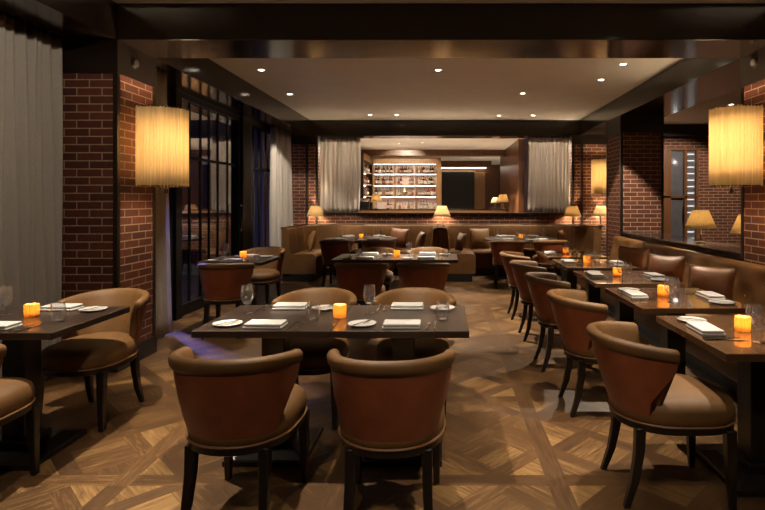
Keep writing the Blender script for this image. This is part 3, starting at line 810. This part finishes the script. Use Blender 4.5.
# ------------------------------------------------------------------ tableware prototypes
def mk(name, cat, mb, mat, **k):
    o = mb.build(name, mat, None, **k); tag(o, 'x', cat); return o
plate = mk('bread_plate', 'plate', MB().lathe([(.001, 0), (.045, 0), (.05, .003), (.078, .011), (.079, .0135), (.05, .007), (.001, .006)], 32), M['china'], smooth=60)
bk = MB(); bk.box(-.006, .006, -.085, -.005, 0, .004); bk.add([(-.006, -.005, 0), (.006, -.005, 0), (.009, .05, 0), (.002, .085, 0), (-.006, .06, 0), (-.006, -.005, .002), (.006, -.005, .002), (.009, .05, .002), (.002, .085, .002), (-.006, .06, .002)], [(4, 3, 2, 1, 0), (5, 6, 7, 8, 9), (0, 1, 6, 5), (1, 2, 7, 6), (2, 3, 8, 7), (3, 4, 9, 8), (4, 0, 5, 9)])
butter = mk('butter_knife', 'knife', bk, M['steel'], smooth=0)
nk = thing('napkin', 'x', 'napkin')
m = MB(); m.box(-.105, .105, -.062, .062, 0, .013); m.build('lower_fold', M['linen'], nk, .005, seg=3)
m = MB(); m.box(-.10, .103, -.060, .054, .0135, .029); m.build('upper_fold', M['linen'], nk, .006, seg=3)
fk = MB(); fk.tube([(0, -.09, .004), (0, -.03, .006), (0, .03, .004)], [.005, .003, .0035], 6)
fk.add([(-.004, .03, .003), (.004, .03, .003), (.011, .05, .003), (.011, .06, .004), (-.011, .06, .004), (-.011, .05, .003), (-.004, .03, .006), (.004, .03, .006), (.011, .05, .006), (.011, .06, .007), (-.011, .06, .007), (-.011, .05, .006)], [(5, 4, 3, 2, 1, 0), (6, 7, 8, 9, 10, 11), (0, 1, 7, 6), (1, 2, 8, 7), (2, 3, 9, 8), (3, 4, 10, 9), (4, 5, 11, 10), (5, 0, 6, 11)])
for k in range(4): fk.box(-.011+k*.0065, -.0085+k*.0065, .06, .1, .004, .007)
fork = mk('fork', 'fork', fk, M['steel'], smooth=40)
kn = MB(); kn.tube([(0, -.11, .005), (0, -.05, .006), (0, -.01, .005)], [.006, .006, .004], 6)
kn.add([(-.006, -.01, .002), (.006, -.01, .002), (.010, .06, .002), (.004, .11, .002), (-.006, .09, .002), (-.006, -.01, .006), (.006, -.01, .006), (.010, .06, .005), (.004, .11, .004), (-.006, .09, .005)], [(4, 3, 2, 1, 0), (5, 6, 7, 8, 9), (0, 1, 6, 5), (1, 2, 7, 6), (2, 3, 8, 7), (3, 4, 9, 8), (4, 0, 5, 9)])
knife = mk('table_knife', 'knife', kn, M['steel'], smooth=0)
wg = thing('wine_glass', 'x', 'glass')
MB().lathe([(.022, .062), (.034, .085), (.0395, .115), (.037, .145), (.032, .175), (.0305, .175), (.0355, .145), (.038, .115), (.0325, .086), (.02, .066)], 24).build('bowl', M['crystal'], wg)
MB().lathe([(.001, 0), (.033, 0), (.033, .002), (.008, .006), (.0042, .02), (.0042, .052), (.022, .062), (.02, .066), (.001, .064)], 24).build('stem', M['crystal'], wg)
tg = mk('stemless_glass', 'glass', MB().lathe([(.001, 0), (.024, 0), (.03, .006), (.041, .035), (.042, .058), (.037, .09), (.034, .108), (.0328, .108), (.0355, .09), (.0405, .058), (.0395, .036), (.027, .009), (.001, .007)], 26), M['crystal'], smooth=60)
vt = thing('votive_candle', 'x', 'candle')
n = 40
P = [[((r+(.0015 if k % 2 else -.0015))*math.cos(2*PI*k/n), (r+(.0015 if k % 2 else -.0015))*math.sin(2*PI*k/n), z) for k in range(n)] for r, z in ((.001, .0005), (.034, .0005), (.037, .01), (.038, .06), (.037, .078), (.0355, .078), (.0365, .06), (.0355, .012), (.03, .006), (.001, .006))]
MB().grid(P, cv=True).build('holder', M['amber'], vt, smooth=20)
MB().lathe([(.001, .006), (.026, .006), (.026, .028), (.001, .026)], 16).build('wax', M['wax'], vt)
MB().lathe([(.0005, .03), (.004, .036), (.0045, .043), (.0025, .052), (.0004, .06)], 8).build('flame', M['flame'], COL.objects[-1])
light('POINT', 'candle_light', (0, 0, .045), 1.3, (1, .70, .36), vt, .008)
bpy.context.view_layer.update()
def place_setting(key, side, cx, cy, ang, glass):
    """cx,cy: point on the table edge in front of the sitter; ang: direction the sitter faces (0 = +Y)."""
    ph = TABLES[key][2]
    J = random.Random(hash(round(cx*100)+round(cy*1000)))
    def at(u, v, rz=0, z=.75):
        ca, sa = math.cos(ang), math.sin(ang)
        return (cx+u*ca-v*sa, cy+u*sa+v*ca, z), ang+rz
    L = lambda what: '%s at the %s place of the %s' % (what, side, ph)
    u0 = J.uniform(-.012, .012)
    p, r = at(-.225+u0, .145); put(plate, p, r, L('white plate'))
    p, r = at(-.222+u0, .145, R_(J.uniform(-50, -20)), .7578); o = put(butter, p, r, L('butter knife lying on plate')); o.location.z = .7635
    p, r = at(u0, .11, R_(J.uniform(-3, 3))); put(nk, p, r, L('folded white napkin'))
    p, r = at(.145+u0, .115, R_(J.uniform(-4, 2))); put(fork, p, r, L('steel fork'))
    p, r = at(.184+u0, .125, R_(J.uniform(-3, 4))); put(knife, p, r, L('steel knife'))
    p, r = at(.225+u0, .27); put(wg if glass == 'w' else tg, p, r, L('stemmed wine glass' if glass == 'w' else 'stemless drinking glass'))
for k in ('nl', 'nr', 'ml', 'mr', 'cu', 'wi'):
    x, y, _ = TABLES[k]
    place_setting(k, 'front', x, y-.36, 0, 't'); place_setting(k, 'far', x, y+.36, PI, 'w')
for k in range(5):
    x, y, _ = TABLES['b%d' % k]
    place_setting('b%d' % k, 'chair-side', x-.37, y+.03, -PI/2, 'w'); place_setting('b%d' % k, 'banquette-side', x+.37, y-.03, PI/2, 't')
for k in ('rl', 'rr'):
    x, y, _ = TABLES[k]
    for nm, a, g in (('front left', -35, 't'), ('front right', 35, 'w'), ('back left', 215, 'w'), ('back right', 145, 't')):
        a2 = R_(a); ex, ey = x+.62*math.sin(a2), y-.62*math.cos(a2)
        if nm.startswith('front'): place_setting(k, nm, ex, ey, a2, g)
        else: place_setting(k, nm, ex, ey, a2, g)
for (x, y, lb) in ((-.615, 3.16, 'amber votive candle glowing in the middle of the near central tables'), (-.57, 6.55, 'amber votive candle glowing in the middle of the farther central tables'),
                   (-2.46, 3.17, 'amber votive candle glowing on the curtain-side table'), (-2.42, 6.42, 'amber votive candle glowing on the window table'),
                   (-1.5, 9.70, 'amber votive candle glowing on the left round table'), (1.42, 9.70, 'amber votive candle glowing on the right round table')):
    put(vt, (x, y, .75), 0, lb)
for k in range(5):
    x, y, _ = TABLES['b%d' % k]; put(vt, (x-.06, y+.02, .75), 0, 'amber votive candle glowing on the %s banquette table' % ord_[k])

# ------------------------------------------------------------------ side banquette
bq = thing('banquette', 'long brown leather button-tufted banquette along the right side', 'sofa')
Y0, Y1 = .9, 8.42
btn = []
k = 0; y = Y0+.2
while y < Y1-.1:
    btn.append((y, .74 if k % 2 == 0 else .60)); k += 1; y += .24
def back_pt(y, z):
    s = (z-.42)/(.86-.42)
    x = 2.62+.09*s
    dpt = 0
    for by, bz in btn:
        r2 = ((y-by)/.11)**2+((z-bz)/.09)**2
        if r2 < 6: dpt += .028*math.exp(-r2)
    return x+dpt
m = MB(); P = []
NY = 300
for i in range(NY+1):
    y = Y0+(Y1-Y0)*i/NY; row = [(2.80, y, .30)]
    row.append((2.62, y, .30))
    for j in range(17): z = .42+(.85-.42)*j/16; row.append((back_pt(y, z), y, z))
    row += [(2.725, y, .872), (2.75, y, .88), (2.79, y, .88), (2.81, y, .865), (2.81, y, .5)]
    P.append(row)
m.grid(P, cv=True, capu=True).build('backrest', M['banq'], bq, smooth=60); bqb = COL.objects[-1]
m = MB(); P = []
for y in (Y0, Y0+.01, (Y0+Y1)/2, Y1-.01, Y1):
    P.append([(2.79, y, .13), (2.12, y, .13), (2.10, y, .16), (2.10, y, .40), (2.11, y, .435), (2.14, y, .455), (2.25, y, .465), (2.55, y, .455), (2.64, y, .44), (2.79, y, .44)])
m.grid(P, cv=True, capu=True).build('seat', M['banq'], bq, smooth=50)
boxo('plinth', M['plinth'], 2.18, 2.79, Y0+.03, Y1-.03, 0, .13, bq)
MB().box(2.72, 2.815, Y1, Y1+.03, .0, .88).build('end_panel', M['banq'], bq, .008)
for by, bz in btn:
    if by < 2.6: continue
    MB().lathe([(.001, -.006), (.011, -.006), (.013, 0), (.008, .006), (.001, .008)], 12).build('button', M['brass'], bqb)
    o = bq.children[-1] if False else COL.objects[-1]
    o.rotation_euler = (0, -PI/2, 0); o.location = (back_pt(by, bz)-.004, by, bz)
# ------------------------------------------------------------------ curved booths
def sweep(path, nrm, sec):
    return [[(p[0]+n_[0]*d, p[1]+n_[1]*d, h) for d, h in sec] for p, n_ in zip(path, nrm)]
def booth(xa, xb, yf, yb, label, ra, rb):
    t = thing('booth_sofa', label, 'sofa')
    pts = []
    def arc(cx, cy, r, a0, a1, n=12):
        for i in range(n+1):
            a = a0+(a1-a0)*i/n; pts.append(((cx+r*math.cos(a), cy+r*math.sin(a)), (-math.cos(a), -math.sin(a))))
    n0 = 6
    for i in range(n0): pts.append(((xa, yf+(yb-ra-yf)*i/n0), (1, 0)))
    arc(xa+ra, yb-ra, ra, PI, PI/2)
    for i in range(1, 14): pts.append(((xa+ra+(xb-xa-ra-rb)*i/14, yb), (0, -1)))
    arc(xb-rb, yb-rb, rb, PI/2, 0)
    for i in range(1, n0+1): pts.append(((xb, yb-rb-(yb-rb-yf)*i/n0), (-1, 0)))
    path = [p for p, _ in pts]; nrm = [n_ for _, n_ in pts]
    back = [(0, .1), (0, .92), (.012, .945), (.05, .955), (.09, .945), (.108, .92), (.125, .75), (.145, .5), (.15, .40), (.15, .1)]
    MB().grid(sweep(path, nrm, back), cv=True, capu=True).build('backrest', M['booth'], t, smooth=55); bb_ = COL.objects[-1]
    seat = [(.15, .14), (.15, .47), (.2, .488), (.46, .495), (.57, .485), (.605, .46), (.61, .42), (.61, .14)]
    # the seat's inner corners are tight: limit the inward reach there
    MB().grid(sweep(path, nrm, [(min(d, .6) if False else d, h) for d, h in seat]), cv=True, capu=True).build('seat', M['booth'], t, smooth=55)
    pl = [(.02, 0), (.02, .14), (.55, .14), (.55, 0)]
    MB().grid(sweep(path, nrm, pl), cv=True, capu=True).build('plinth', M['plinth'], t, smooth=0)
    trimp = [(-.012, .93), (-.012, .962), (.03, .966), (.03, .93)]
    MB().grid(sweep(path, nrm, trimp), cv=True, capu=True).build('top_trim', M['beam'], t, smooth=0)
    # channel seams on the back
    for i in range(4, len(path)-3, 5):
        p, n_ = path[i], nrm[i]
        MB().tube([(p[0]+n_[0]*d, p[1]+n_[1]*d, h) for d, h in ((.108, .92), (.125, .75), (.145, .5))], .005, 5).build('seam', M['piping'], bb_)
    return t
booth(-2.86, -.06, 9.38, 10.74, 'left curved velvet booth under the brick half wall at the back', .62, .2)
booth(-.03, 2.80, 9.40, 10.74, 'right curved velvet booth under the brick half wall at the back', .2, .62)

# ------------------------------------------------------------------ cushions
def cushion(label, loc, rot, size, mat):
    m = MB(); N = 14; F, B = [], []
    for i in range(N+1):
        f, b = [], []
        for j in range(N+1):
            u, v = -1+2*i/N, -1+2*j/N
            h = .42*max(0, (1-u**2))**.55*max(0, (1-v**2))**.55
            k = 1-.07*(1-abs(u)**1.5)*abs(v)**4 ; k2 = 1-.07*(1-abs(v)**1.5)*abs(u)**4
            f.append((u*size*k2, h*size, v*size*k)); b.append((u*size*k2, -h*size, v*size*k))
        F.append(f); B.append(b)
    m.grid(F); m.grid(B)
    o = m.build('cushion', mat, None, smooth=180)
    o.location = loc; o.rotation_euler = [R_(a) for a in rot]
    e = size*.99
    pts = []
    for i in range(N): u = -1+2*i/N; pts.append((u*size, 0, -size*(1-.07*(1-abs(u)**1.5))))
    for i in range(N): u = -1+2*i/N; pts.append((size*(1-.07*(1-abs(u)**1.5)), 0, u*size))
    for i in range(N): u = 1-2*i/N; pts.append((u*size, 0, size*(1-.07*(1-abs(u)**1.5))))
    for i in range(N): u = 1-2*i/N; pts.append((-size*(1-.07*(1-abs(u)**1.5)), 0, u*size))
    MB().tube(pts, .006, 6, True).build('piping', M['piping'], o)
    return tag(o, label, 'cushion')
cushion('copper silk cushion on the side banquette, nearest of three', (2.38, 4.72, .665), (-16, 0, -44), .195, M['silk'])
cushion('copper silk cushion on the side banquette, middle of three', (2.38, 5.68, .665), (-16, 0, -44), .195, M['silk'])
cushion('copper silk cushion on the side banquette, farthest of three', (2.38, 6.66, .665), (-16, 0, -44), .195, M['silk'])
cushion('tan cushion at the open left end of the left booth', (-2.46, 9.95, .69), (-16, 0, -70), .19, M['pillow'])
cushion('shiny copper cushion in the left booth beside the round table', (-.86, 10.31, .715), (-16, 5, -20), .19, M['silk'])
cushion('dark tan cushion in the left booth corner beside the middle lamp', (-.42, 10.0, .68), (-16, 0, -72), .18, M['pillow'])
cushion('tan cushion in the right booth against its left arm', (.33, 9.85, .67), (-16, 0, -70), .17, M['pillow'])
cushion('wide tan cushion in the right booth left of the round table', (.72, 10.36, .70), (-16, 0, 8), .20, M['pillow'])
cushion('copper cushion in the shaded right end of the right booth', (2.28, 10.1, .69), (-16, 0, 62), .19, M['silk'])

# ------------------------------------------------------------------ small wall devices
def sensor(label, loc, rz):
    t = thing('wall_speaker', label, 'speaker', loc, rz)
    a = MB().lathe([(.001, 0), (.05, 0), (.05, .012), (.042, .02), (.001, .018)], 20).build('housing', M['blackmetal'], t)
    b = MB().lathe([(.02, .0195), (.034, .0195), (.034, .024), (.02, .024)], 20).build('ring', M['steel'], t)
    for o in (a, b): o.rotation_euler = (0, PI/2, 0)
sensor('small round black speaker with pale ring above the left brick column', (XL+.013, 4.70, 2.66), 0)
sensor('small round black speaker above the brick column at the right edge', (XR+.008, 4.82, 2.70), PI)

# ------------------------------------------------------------------ world, camera
w = bpy.data.worlds.new('World'); S.world = w; w.use_nodes = True
bg = w.node_tree.nodes['Background']; bg.inputs[0].default_value = (.10, .14, .42, 1); bg.inputs[1].default_value = .10
cam = bpy.data.cameras.new('camera'); co = bpy.data.objects.new('camera', cam); COL.objects.link(co)
co.location = (0, 0, 1.45); co.rotation_euler = (PI/2, 0, 0)
cam.sensor_width = 36; cam.sensor_fit = 'HORIZONTAL'; cam.lens = 36*530/765
cam.shift_x = -(443-382.5)/765; cam.shift_y = -(255-200)/765
cam.clip_start = .05; cam.clip_end = 100
S.camera = co
vs = S.view_settings
vs.view_transform = 'Standard'; vs.look = 'None'; vs.gamma = 1.0; vs.use_curve_mapping = False; vs.exposure = 0.9
S.cycles.use_denoising = True
S.cycles.max_bounces = 10; S.cycles.transparent_max_bounces = 24; S.cycles.diffuse_bounces = 5
S.cycles.caustics_reflective = False; S.cycles.caustics_refractive = False
S.cycles.sample_clamp_indirect = 6
